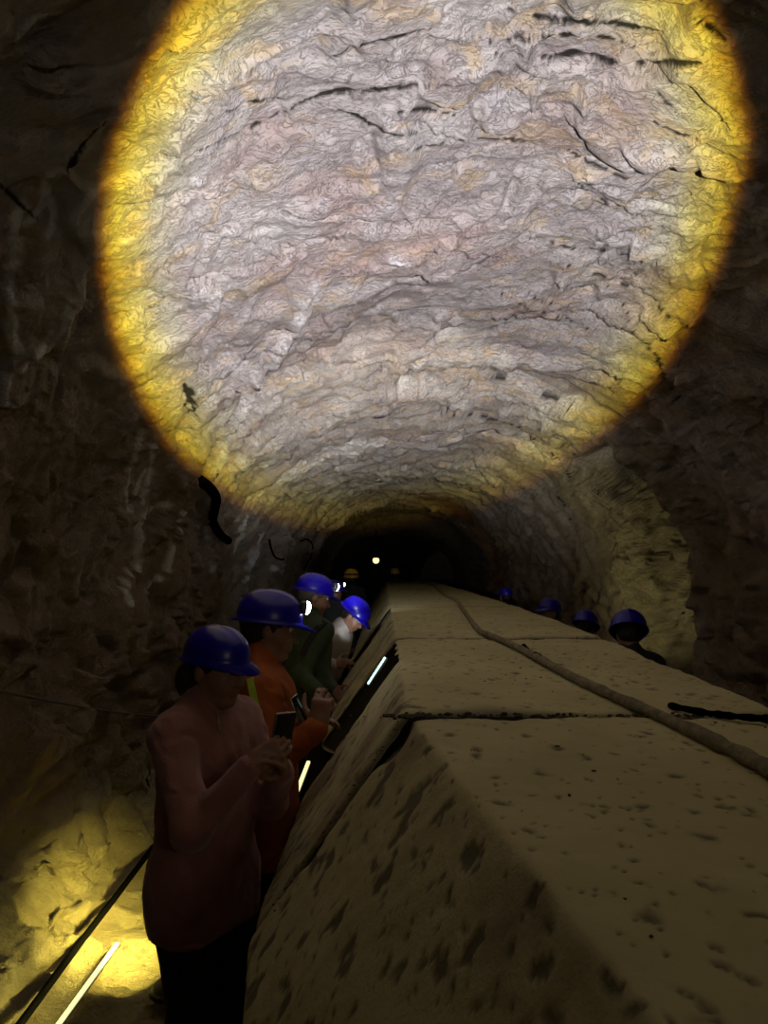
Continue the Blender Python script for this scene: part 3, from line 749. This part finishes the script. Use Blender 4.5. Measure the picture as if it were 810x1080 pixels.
def person(name, loc, heading, H, label, top_mat, h=.010, lean=0.0, head_pitch=0.0, head_yaw=0.0, head_roll=0.0, rw=None, lw=None, rh=None, lh=None, rcurl=(.5,)*4, lcurl=(.5,)*4,
           helm=BLUE, lamp='off', hair='short', hairmat=HAIR, face='full', collar=True, hem=.44, build=1.0, pants=PANTS, band=None, knee=0.0, grp=None, hscale=.98, relbow=None, lelbow=None, fold=.006, rthumb=None, lthumb=None):
    root = tag(empty(name, loc, heading), label, 'person', grp)
    s = H/1.72; Rz = np.array(Matrix.Rotation(-heading, 3, 'Z'))
    def wl(p): return Rz@(np.array(p, float)-np.array(loc, float))      # world point -> the person's frame
    drop = knee*.10*s
    hip = np.array([0, 0, .92*s-drop]); L_ = rot('Y', lean)
    def tp(x, y, z): return hip+L_@(np.array([x, y, z])*s)               # torso frame, z from the hips
    head_c = tp(.02, 0, .68)+np.array([.03*math.sin(lean), 0, 0])
    HM = rot('Z', head_yaw)@rot('Y', lean*.6+head_pitch)@rot('X', head_roll)
    hd = lambda x, y, z: head_c+HM@(np.array([x, y, z])*s)
    SH = {sd: tp(0.0, .170*sd*build, .480) for sd in (1, -1)}
    default = {sd: tp(.16, .20*sd, .02) for sd in (1, -1)}
    arms = {}
    for sd, wr, hint in ((-1, rw, relbow), (1, lw, lelbow)):
        tgt = wl(wr) if wr is not None else default[sd]
        e, wv = ik(SH[sd], tgt, .295*s, .255*s, hint if hint is not None else (-.35, .35*sd, -.9)); arms[sd] = (SH[sd], e, wv)
    legs = {}
    for sd in (1, -1):
        hp_ = hip+np.array([0, .095*sd*s, 0]); an = np.array([-.02-.02*sd, .12*sd*s, .085*s]); kn, _ = ik(hp_, an, .43*s, .42*s, (1, 0, 0)); legs[sd] = (hp_, kn, an)
    # ---- primitives
    torso = [('ell', .05, tp(0, 0, .02), L_, np.array([.115, .165, .13])*s*build), ('ell', .07, tp(.005, 0, .18), L_, np.array([.10, .135, .16])*s*build),
             ('ell', .07, tp(.0, 0, .37), L_, np.array([.115, .165, .17])*s*build), ('cap', .05, tp(-.01, -.11*build, .475), tp(-.01, .11*build, .475), .062*s, .062*s), ('cap', .04, tp(-.02, -.12, .49), tp(-.02, -.03, .56), .045*s, .045*s), ('cap', .04, tp(-.02, .12, .49), tp(-.02, .03, .56), .045*s, .045*s)]
    armp = {sd: [('cap', .04, a, e, .056*s*build, .042*s), ('cap', .02, e, wv, .040*s, .026*s)] for sd, (a, e, wv) in arms.items()}
    legp = {sd: [('cap', .05, a, k, .088*s, .058*s), ('ell', .03, (k+b)/2+np.array([-.015, 0, .06*s]), None, np.array([.055, .052, .13])*s), ('cap', .03, k, b, .055*s, .036*s)] for sd, (a, k, b) in legs.items()}
    headp = [('ell', .0, hd(-.012, 0, .030), HM, np.array([.096, .076, .094])*s), ('ell', .03, hd(.022, 0, -.035), HM, np.array([.070, .060, .088])*s),
             ('ell', .02, hd(.058, 0, -.098), HM, np.array([.026, .026, .018])*s), ('cap', .025, hd(.0, -.048, -.075), hd(.050, -.020, -.102), .016*s, .014*s), ('cap', .025, hd(.0, .048, -.075), hd(.050, .020, -.102), .016*s, .014*s),
             ('cap', .012, hd(.084, 0, .006), hd(.110, 0, -.034), .0075*s, .0120*s), ('ell', .008, hd(.096, .012, -.036), HM, np.array([.011, .008, .008])*s), ('ell', .008, hd(.096, -.012, -.036), HM, np.array([.011, .008, .008])*s),
             ('cap', .015, hd(.078, -.034, .026), hd(.080, .034, .026), .011*s, .011*s), ('ell', .03, hd(.055, .036, -.035), HM, np.array([.028, .024, .024])*s), ('ell', .03, hd(.055, -.036, -.035), HM, np.array([.028, .024, .024])*s),
             ('ell', .007, hd(.088, 0, -.061), HM, np.array([.011, .021, .0055])*s), ('ell', .007, hd(.086, 0, -.073), HM, np.array([.011, .018, .006])*s),
             ('ell', -.010, hd(.097, .031, .008), HM, np.array([.016, .017, .010])*s), ('ell', -.010, hd(.097, -.031, .008), HM, np.array([.016, .017, .010])*s),
             ('ell', .006, hd(-.008, .077, -.008), HM, np.array([.017, .008, .030])*s), ('ell', .006, hd(-.008, -.077, -.008), HM, np.array([.017, .008, .030])*s),
             ('cap', .03, tp(-.02, 0, .50), hd(-.015, 0, -.06), .060*s, .054*s)]
    handp = []
    for sd, spec, cu, thb in ((-1, rh, rcurl, rthumb), (1, lh, lcurl, lthumb)):
        a, e, wv = arms[sd]
        if spec is None: f = wv-e; bk = np.array([.3, sd*1.0, .2])
        else: f, bk = Rz@np.array(spec[0], float), Rz@np.array(spec[1], float)
        handp += hand_prims(wv, basis(f, bk), sd*-1.0 if spec is None else spec[2], cu, s=s, **({'thumb': thb} if thb else {}))
    allp = torso+armp[1]+armp[-1]+legp[1]+legp[-1]+headp+handp+[('cap', .02, legs[sd][2], legs[sd][2]+np.array([.12*s, .01*sd, -.035*s]), .035*s, .028*s) for sd in (1, -1)]
    pts = [np.array(p[k]) for p in allp for k in ((2, 3) if p[0] == 'cap' else (2,))]
    lo = np.min(pts, 0)-.2; hi = np.max(pts, 0)+.2; lo[2] = max(lo[2], -.02)
    B_ = SDF(lo, hi, h)
    for p in allp: B_.add(p)
    body = B_.mesh('body', SKIN, root); del B_
    for sd in (1, -1):
        bm = bmesh.new(); bmesh.ops.create_uvsphere(bm, u_segments=14, v_segments=10, radius=.0115*s, matrix=Matrix.Translation(Vector(hd(.077, .031*sd, .007))))
        tag(bm_obj('eye', bm, EYE, root))
    # ---- clothes
    hc = max(h, .0075)
    J = SDF(lo, hi, hc)
    for p in torso: J.add(p, .020)
    for sd in (1, -1):
        a, e, wv = arms[sd]; cuff = wv-(wv-e)*.06
        J.add(('cap', .05, a, e, .060*s*build, .050*s), .008); J.add(('cap', .03, e, cuff, .050*s, .037*s), .004)
        J.add(('cap', .01, cuff-(wv-e)*.16, cuff, .040*s, .036*s), .003)
    J.add(('cap', .06, tp(0, 0, -.10), tp(0, 0, .05), .150*s*build, .13*s*build), -.01)
    J.add(('ell', .05, tp(0, 0, -.06), L_, np.array([.122, .168, .16])*s*build), .012)
    J.add(('ell', .06, tp(0, 0, .16), L_, np.array([.115, .155, .22])*s*build), .014)
    for sd in (1, -1):
        a, k, b = legs[sd]; J.add(('cap', .06, a, a+(k-a)*.5, .096*s*build, .088*s*build), .014)
    if collar: J.add(('cap', .025, tp(-.018, 0, .50), tp(-.008, 0, .585), .076*s, .066*s), .002)
    Lx = [a_ for a_ in (hip,)]
    def folds(P):
        q = P*np.array([9, 9, 5.5], np.float32); f = fbm(q+fbm(P*6, 2, 3)[:, None]*1.2, 3, int(H*100) % 50)
        r = -fold*np.abs(f)*2.2+fold*.6
        for sd in (1, -1):
            e = arms[sd][1]; dd = np.linalg.norm(P-e, axis=1); r = r+.004*np.sin(dd*95)*np.exp(-(dd/.11)**2)
        return r
    J.noise(folds)
    hz = hem*H+.0
    J.cut(lambda P: (hz-P[:, 2])+.008*vnoise(P*8, 5))
    jk = J.mesh('jacket', top_mat, root); del J
    Tn = SDF(lo, hi, max(h, .009))
    Tn.add(('ell', .05, tp(0, 0, -.01), L_, np.array([.125, .172, .13])*s*build), .004)
    for sd in (1, -1):
        a, k, b = legs[sd]
        Tn.add(('cap', .05, a, k, .093*s*build, .072*s), .006); Tn.add(('cap', .04, k, b+np.array([0, 0, .0]), .070*s, .058*s), .004)
    Tn.noise(lambda P: .006*fbm(P*np.array([7, 7, 10], np.float32), 3, 9)); Tn.cut(lambda P: P[:, 2]-(.95*s)); Tn.mesh('trousers', pants, root); del Tn
    for sd in (1, -1):
        b = legs[sd][2]; S_ = SDF(b-np.array([.12, .09, .1]), b+np.array([.24, .09, .08]), .008)
        S_.add(('ell', .02, b+np.array([.055, .005*sd, -.045])*s, None, np.array([.135, .048, .042])*s)); S_.add(('cap', .03, b+np.array([-.015, 0, -.02]), b+np.array([-.01, 0, .035]), .048*s, .043*s))
        S_.cut(lambda P: .004-P[:, 2]); S_.mesh('shoe', SHOE, root)
    # ---- hair
    Hh = SDF(head_c-.22, head_c+.22, max(h*.8, .006))
    Hh.add(('ell', 0, hd(-.020, 0, .030), HM, np.array([.100, .083, .098])*s))
    if hair != 'short': Hh.add(('ell', .03, hd(-.055, 0, -.03), HM, np.array([.058, .072, .075])*s))
    else: Hh.add(('ell', .02, hd(-.050, 0, -.02), HM, np.array([.055, .070, .055])*s))
    for e in ((.085, 0, -.03, .085, .070, .070),): Hh.add(('ell', -.008, hd(*e[:3]), HM, np.array(e[3:])*s))
    for sd in (1, -1): Hh.add(('ell', -.005, hd(-.004, .085*sd, -.015), HM, np.array([.022, .02, .030])*s))
    if hair == 'bun': Hh.add(('ell', .02, hd(-.120, -.01, -.055), HM, np.array([.045, .040, .060])*s)); Hh.add(('cap', .02, hd(-.125, 0, -.07), hd(-.12, 0, -.125), .030*s, .018*s))
    Hh.noise(lambda P: .004*fbm(P*np.array([60, 60, 14], np.float32), 2, 6)); Hh.mesh('hair', hairmat, root)
    hm = helmet(root, hd(0, 0, .002), HM, helm, lamp, band, s=hscale*s)
    return root, jk, hd, HM, tp, arms, wl

FLEECE = mat('pink_fleece', (.30, .125, .115), .9, bump=.35, bscale=260, var=.15, vscale=14, sheen=.3)
ORANGE = mat('orange_workwear', (.36, .080, .008), .75, bump=.15, bscale=120, var=.12, vscale=9)
OLIVE = mat('olive_cloth', (.055, .085, .04), .85, bump=.2, bscale=160, var=.15, vscale=10)
GREYC = mat('pale_grey_cloth', (.42, .40, .37), .85, bump=.2, bscale=160)
NAVY = mat('dark_cloth', (.015, .015, .02), .85, bump=.2, bscale=160)
REFL = mat('yellow_green_reflective_tape', (.42, .62, .06), .35, bump=.1)
METAL = mat('phone_metal', (.35, .31, .22), .25, metal=.9)
GLASSB = mat('phone_glass', (.012, .012, .014), .12)

# woman in the pink fleece
WH = math.radians(-32)
w_rw = tuple(at(266, 806, 2.27)); w_lw = tuple(at(297, 812, 2.38))
fx = np.array([math.cos(WH), math.sin(WH), 0]); fy = np.array([-math.sin(WH), math.cos(WH), 0])
wr = person('person', (-.585, 2.56, 0), WH, 1.685, 'woman in a pink fleece and blue helmet photographing with a phone beside the casing', FLEECE, h=.0060, head_pitch=.08, head_yaw=.0, lean=.04, build=1.0,
            rw=w_rw, lw=w_lw, rh=(fx*.55+fy*.65+np.array([0, 0, .45]), -fx*-.8+np.array([0, 0, .1])+fy*-.5, -1.0), lh=(fx*.5-fy*.55+np.array([0, 0, .55]), fx*.8+fy*.6, 1.0),
            rcurl=(.55, .60, .65, .7), lcurl=(.5, .55, .6, .65), hair='bun', relbow=(-.25, -.45, -1), lelbow=(-.1, .3, -1), hem=.452, fold=.008, hscale=.93,
            rthumb=(.5, .3, -.7), lthumb=(.5, .3, -.7))
# half-zip of the fleece
_, _, _, _, tpw, _, _ = wr
def phone(name, c, M, label, s=1.0):
    root = tag(empty(name, tuple(c)), label, 'phone'); T4 = Matrix(M.tolist()).to_4x4() @ Matrix.Scale(s, 4)
    bm = bmesh.new(); box_bm(bm, 0, 0, 0, .009, .076, .160, .004, T4); bm_obj('case', bm, METAL, root)
    bm = bmesh.new(); box_bm(bm, .0046, 0, 0, .002, .070, .154, .001, T4); bm_obj('back_glass', bm, GLASSB, root)
    bm = bmesh.new(); box_bm(bm, -.0046, 0, 0, .002, .070, .154, .001, T4); bm_obj('screen', bm, GLASSB, root)
    for k in range(3):
        bm = bmesh.new(); bmesh.ops.create_cone(bm, cap_ends=True, segments=20, radius1=.0065, radius2=.006, depth=.004, matrix=Matrix.Translation((.0072, -.024, .062-.021*k)) @ Matrix.Rotation(PI/2, 4, 'Y'))
        bmesh.ops.transform(bm, matrix=T4, verts=bm.verts); bm_obj('camera_lens', bm, GLASSB, root, False)
    return root
PM = basis(fx*.93+fy*-.25+np.array([0, 0, -.18]), np.array([.10, 0, 1.0]))
phone('smartphone', at(297, 779, 2.335), PM, 'dark smartphone with pale metal rim held up by the woman in pink')
# man in orange behind her
mh = math.radians(8)
mr = person('person', (-.49, 3.08, 0), mh, 1.775, 'man in orange work jacket and blue helmet with headlamp, hand raised by the casing', ORANGE, h=.0080, head_pitch=.10, lean=.02, head_yaw=-.05,
            rw=tuple(at(336, 765, 2.80)), lw=tuple(at(318, 772, 2.95)), rh=((.12, 0, 1), (-.25, -1, 0), 1.0), lh=((.8, -.2, .5), (.2, .4, .9), -1.0), rcurl=(.7, .8, 1.0, 1.1), lcurl=(.4,)*4,
            relbow=(-.2, -.2, -1), lelbow=(0, .3, -1), lamp='on', hair='short', build=1.04, fold=.008)
_, _, _, _, tpm, _, _ = mr
def strip_on(root, pts, wd, mt, name, nrm=(0, -1, 0), off=.0):
    bm = bmesh.new(); rows = []; P = [Vector(p) for p in pts]; nv = Vector(nrm).normalized()
    for i, p in enumerate(P):
        t = (P[min(i+1, len(P)-1)]-P[max(i-1, 0)]).normalized(); a = t.cross(nv).normalized()*wd/2
        rows.append([bm.verts.new(p+a+nv*.002), bm.verts.new(p-a+nv*.002), bm.verts.new(p-a-nv*.003), bm.verts.new(p+a-nv*.003)])
    for i in range(len(rows)-1):
        for k in range(4): bm.faces.new((rows[i][k], rows[i][(k+1) % 4], rows[i+1][(k+1) % 4], rows[i+1][k]))
    bm.faces.new(list(reversed(rows[0]))); bm.faces.new(rows[-1]); bmesh.ops.recalc_face_normals(bm, faces=bm.faces[:])
    return bm_obj(name, bm, mt, root, False)
def wrap_strip(person_root, jk, pxs, wd, mt, name):
    """a band lying on the jacket: points found by casting rays onto the jacket mesh"""
    bpy.context.view_layer.update()
    inv = person_root.matrix_world.inverted(); pts = []; nr = []
    o = inv @ Vector((0, 0, CAMZ))
    for px, py in pxs:
        d = (inv.to_3x3() @ Vector(ray(px, py))).normalized(); ok, co, no, _ = jk.ray_cast(o, d)
        if ok: pts.append(co+no*.004); nr.append(no)
    if len(pts) > 1:
        n = sum(nr, Vector()).normalized(); strip_on(person_root, pts, wd, mt, name, n)
wrap_strip(wr[0], wr[1], [(228, 750), (229, 757), (230, 764), (231, 771)], .008, mat('zip_metal', (.5, .45, .42), .35, metal=.7), 'zip')
wrap_strip(mr[0], mr[1], [(264, 716), (266, 726), (268, 736), (271, 748), (274, 760)], .026, REFL, 'reflective_stripe')
phone('smartphone', at(316, 752, 2.93), basis((.9, -.35, .3), (-.45, 0, .9)), 'dark phone tilted in the hand of the man in orange', s=.85)
# person in olive
gr = person('person', (-.525, 5.14, 0), math.radians(35), 1.82, 'person in olive green jacket with black shoulder strap and lit headlamp', OLIVE, h=.012, head_pitch=.20, lean=.06, head_yaw=-.30,
            rw=tuple(at(344, 738, 4.75)), lw=tuple(at(353, 728, 5.0)), lamp='dim', hairmat=GREYHAIR, hair='short', build=1.05)
wrap_strip(gr[0], gr[1], [(358, 655), (350, 653), (343, 656), (336, 662), (330, 670), (324, 680), (319, 692)], .045, NAVY, 'shoulder_strap')
# person bending over the casing
person('person', (-.56, 6.2, 0), math.radians(-12), 1.70, 'person in a pale grey top with blue helmet bowed low over the casing', GREYC, h=.011, head_pitch=.42, lean=.45, head_yaw=-.1,
       rw=tuple(at(354, 700, 5.9)), lw=tuple(at(361, 698, 6.2)), lamp='off', hairmat=HAIR)
person('person', (-.62, 9.3, 0), math.radians(70), 1.70, 'person at the left rock wall in dark clothes with a small white headlamp', NAVY, h=.019, head_pitch=.0, lamp='dim', head_yaw=-1.2)
person('person', (-.56, 13.2, 0), math.radians(100), 1.79, 'person in a yellow helmet with black band walking ahead on the left', NAVY, h=.019, helm=YELLOW, band=DARKPL, hscale=1.2)
person('person', (.28, 19.4, 0), math.radians(90), 1.80, 'person in a yellow helmet far ahead beyond the end of the casing', NAVY, h=.022, helm=YELLOW, hscale=1.1)
# four on the right of the casing
person('person', (1.53, 4.84, 0), math.radians(75), 1.575, 'person right of the casing whose large blue helmet is nearest the lit recess', NAVY, h=.015, head_pitch=.42, lean=.05, hscale=1.16)
person('person', (1.62, 6.35, 0), math.radians(60), 1.50, 'person right of the casing with a half-hidden lower blue helmet, next to the nearest one', NAVY, h=.017, head_pitch=.25, lean=.18, hscale=1.12)
person('person', (1.57, 7.25, 0), math.radians(200), 1.575, 'person right of the casing facing left under a blue helmet, pale face edge showing', NAVY, h=.017, head_pitch=-.05)
person('person', (1.68, 10.65, 0), math.radians(110), 1.58, 'person right of the casing in a very dark blue helmet, farthest of the four there', NAVY, h=.019)
print('people', round(time.time()-T0, 1))

# ------------------------------------------------------------------ lamps, strips, cables
LEDY = mat('led_diffuser_yellow', (1, 1, .8), .4, emis=(1.0, .95, .42), estr=1.15)
LEDC = mat('led_diffuser_cool', (1, 1, 1), .4, emis=(.62, 1.0, .95), estr=1.3)
ALU = mat('aluminium_profile', (.3, .3, .28), .4, metal=.8)
GLOBE = mat('lamp_globe', (1, 1, .9), .3, emis=(1.0, .88, .36), estr=1.6)
def led_strip(name, a, b, wd, label, lens, nseg=12):
    a, b = Vector(a), Vector(b); root = tag(empty(name, tuple((a+b)/2)), label, 'light'); d = (b-a); Ln = d.length; M = d.to_track_quat('Y', 'Z').to_matrix().to_4x4()
    bm = bmesh.new(); box_bm(bm, 0, 0, -.006, wd, Ln, .010, .002, M); bm_obj('profile', bm, ALU, root)
    for k in range(nseg):
        bm = bmesh.new(); y = (-.5+(k+.5)/nseg)*Ln; box_bm(bm, 0, y, .003, wd*.8, Ln/nseg*.97, .010, .003, M); bm_obj('diffuser', bm, lens, root)
    return root
led_strip('led_strip', (-1.30, 2.9, .075), (-1.29, 3.86, .075), .026, 'yellowish lit light strip lying on the floor by the left wall', LEDY)
led_strip('led_strip', (-.368, 3.34, .945), (-.368, 3.82, .945), .022, 'short yellow lit light strip fixed low on the casing side behind the phone', LEDY, 6)
def pt(px, py, d): return tuple(at(px, py, d))
led_strip('led_bar', pt(388.5, 722, 3.30), pt(407, 693.5, 3.30), .020, 'cool white light bar glowing in the opening of the casing side', LEDC, 7)
# dark line along the floor, made as a black tube
tag(tube('floor_line', [(-1.43, 2.6, .085), (-1.445, 3.2, .085), (-1.465, 3.8, .085), (-1.47, 4.3, .09), (-1.50, 5.2, .08)], .017, BLACK, n=12), 'thick black line running along the floor left of the light strip', 'cable')
# wire across the left wall
def wall_pt(px, py, off=.03):
    p = pick(px, py); d = ray(px, py); d /= np.linalg.norm(d); return Vector(p-d*off)
WIRE = mat('grey_wire', (.09, .08, .065), .6)
def wire(name, pix, r, m, label, cat='cable', off=.10, **k):
    return tag(tube(name, [wall_pt(*p, off) for p in pix], r, m, **k), label, cat)
wire('wall_wire', [(-20, 726), (30, 733), (80, 742), (130, 752), (175, 756), (215, 757)], .007, WIRE, 'thin grey wire strung across the dark left wall', off=.12)
wire('wall_hose', [(212, 508), (222, 515), (228, 526), (226, 540), (226, 552), (232, 563), (241, 570)], .040, BLACK, 'short thick bent black hose placed at the left wall', off=.14, n=12)  # traced along image pixels and set off the rock; nothing hangs it
wire('wall_cable', [(286, 570), (286, 580), (290, 587), (297, 589), (301, 587)], .014, BLACK, 'small black cable loop placed at the left wall, nearer of the two', off=.16)  # loop set in front of the rock, without a fixing to hang from
wire('wall_cable', [(318, 572), (326, 570), (330, 577), (329, 590), (322, 602)], .012, BLACK, 'thin arched black cable on the left wall at the dark tunnel mouth', off=.16)  # likewise set in front of the rock, not hung from it
# far lamp
lp = at(396.5, 591, 24); root = tag(empty('hanging_lamp', tuple(lp)), 'round yellow lamp glowing far down the dark tunnel', 'lamp')
bm = bmesh.new(); bmesh.ops.create_uvsphere(bm, u_segments=20, v_segments=12, radius=.10); bm_obj('globe', bm, GLOBE, root)
bm = bmesh.new(); bmesh.ops.create_cone(bm, cap_ends=True, segments=20, radius1=.07, radius2=.045, depth=.10, matrix=Matrix.Translation((0, 0, .12))); bm_obj('lamp_holder', bm, DARKPL, root)
tube('cord', [(0, 0, .15), (.01, 0, .6), (0, 0, 1.25)], .012, BLACK, root)
# lamp bodies for the two lamps that light the recess and the wall foot
def floodlight(loc, target, label):
    root = tag(empty('floodlight', loc), label, 'lamp'); M = (Vector(target)-Vector(loc)).to_track_quat('-Z', 'Y').to_matrix().to_4x4()
    bm = bmesh.new(); box_bm(bm, 0, 0, .035, .16, .12, .04, .008, M); bm_obj('housing', bm, DARKPL, root)
    bm = bmesh.new(); box_bm(bm, 0, 0, .012, .13, .09, .006, .002, M); bm_obj('glass', bm, mat('floodlight_glass', (1, 1, .8), .3, emis=(1, .85, .35), estr=3), root)
    hgt = loc[2]
    bm = bmesh.new(); bmesh.ops.create_cone(bm, cap_ends=True, segments=12, radius1=.012, radius2=.012, depth=hgt-.03, matrix=Matrix.Translation((0, 0, -(hgt-.03)/2))); bm_obj('pole', bm, DARKPL, root)
    bm = bmesh.new(); bmesh.ops.create_cone(bm, cap_ends=True, segments=20, radius1=.11, radius2=.09, depth=.03, matrix=Matrix.Translation((0, 0, -hgt+.035))); bm_obj('base', bm, DARKPL, root)
    return root
# floor flood behind the woman, aimed at the foot of the left wall; lamp in the recess
fl = (-.93, 3.55, .42); ft = (-1.85, 4.5, -.35)
floodlight(fl, ft, 'small floodlight on the floor behind the woman in pink')
ll = Vector(fl)+(Vector(ft)-Vector(fl)).normalized()*.06
area_light('floodlight_beam', tuple(ll), ft, 6.8, (1.0, .80, .15), .13, .09, 72)
area_light('led_strip_glow', (-1.27, 3.35, .16), (-1.8, 3.35, -.05), 1.6, (1.0, .84, .20), .9, .02, 100)
rl = (2.02, 6.98, 1.0); rt = (2.55, 8.1, 1.9)
floodlight(rl, rt, 'small floodlight low in the lit rock recess on the right')
rl2 = Vector(rl)+(Vector(rt)-Vector(rl)).normalized()*.06
spot_light('recess_beam', tuple(rl2), rt, 22.0, (1.0, .86, .45), 100, .7, .04)
# headlamps of the walkers ahead, with an added fill for the bowed face
spot_light('headlamp_beam', tuple(at(335, 628, 3.12)), (.5, 9.5, 4.25), 420.0, (1.0, .93, .80), 58, 1.0, .015)
spot_light('face_fill', tuple(at(381, 672, 5.75)), tuple(at(366, 648, 6.1)), 3.5, (.95, .97, 1.0), 70, .8, .012)  # added fill on the bowed face, no lamp stands here
spot_light('headlamp_beam', (-.26, 5.42, 1.83), (-.1, 15, 2.5), 70.0, (.85, .93, 1.0), 60, .8, .012)
# added fill light behind the camera, lifting the casing and walls
point_light('rear_fill', (1.35, -1.6, 2.35), 16.0, (1.0, .90, .70), .12)

print('tris', sum(len(o.data.polygons)*2 for o in bpy.data.objects if o.type=='MESH'), NTH, NY, round(time.time()-T0, 1))
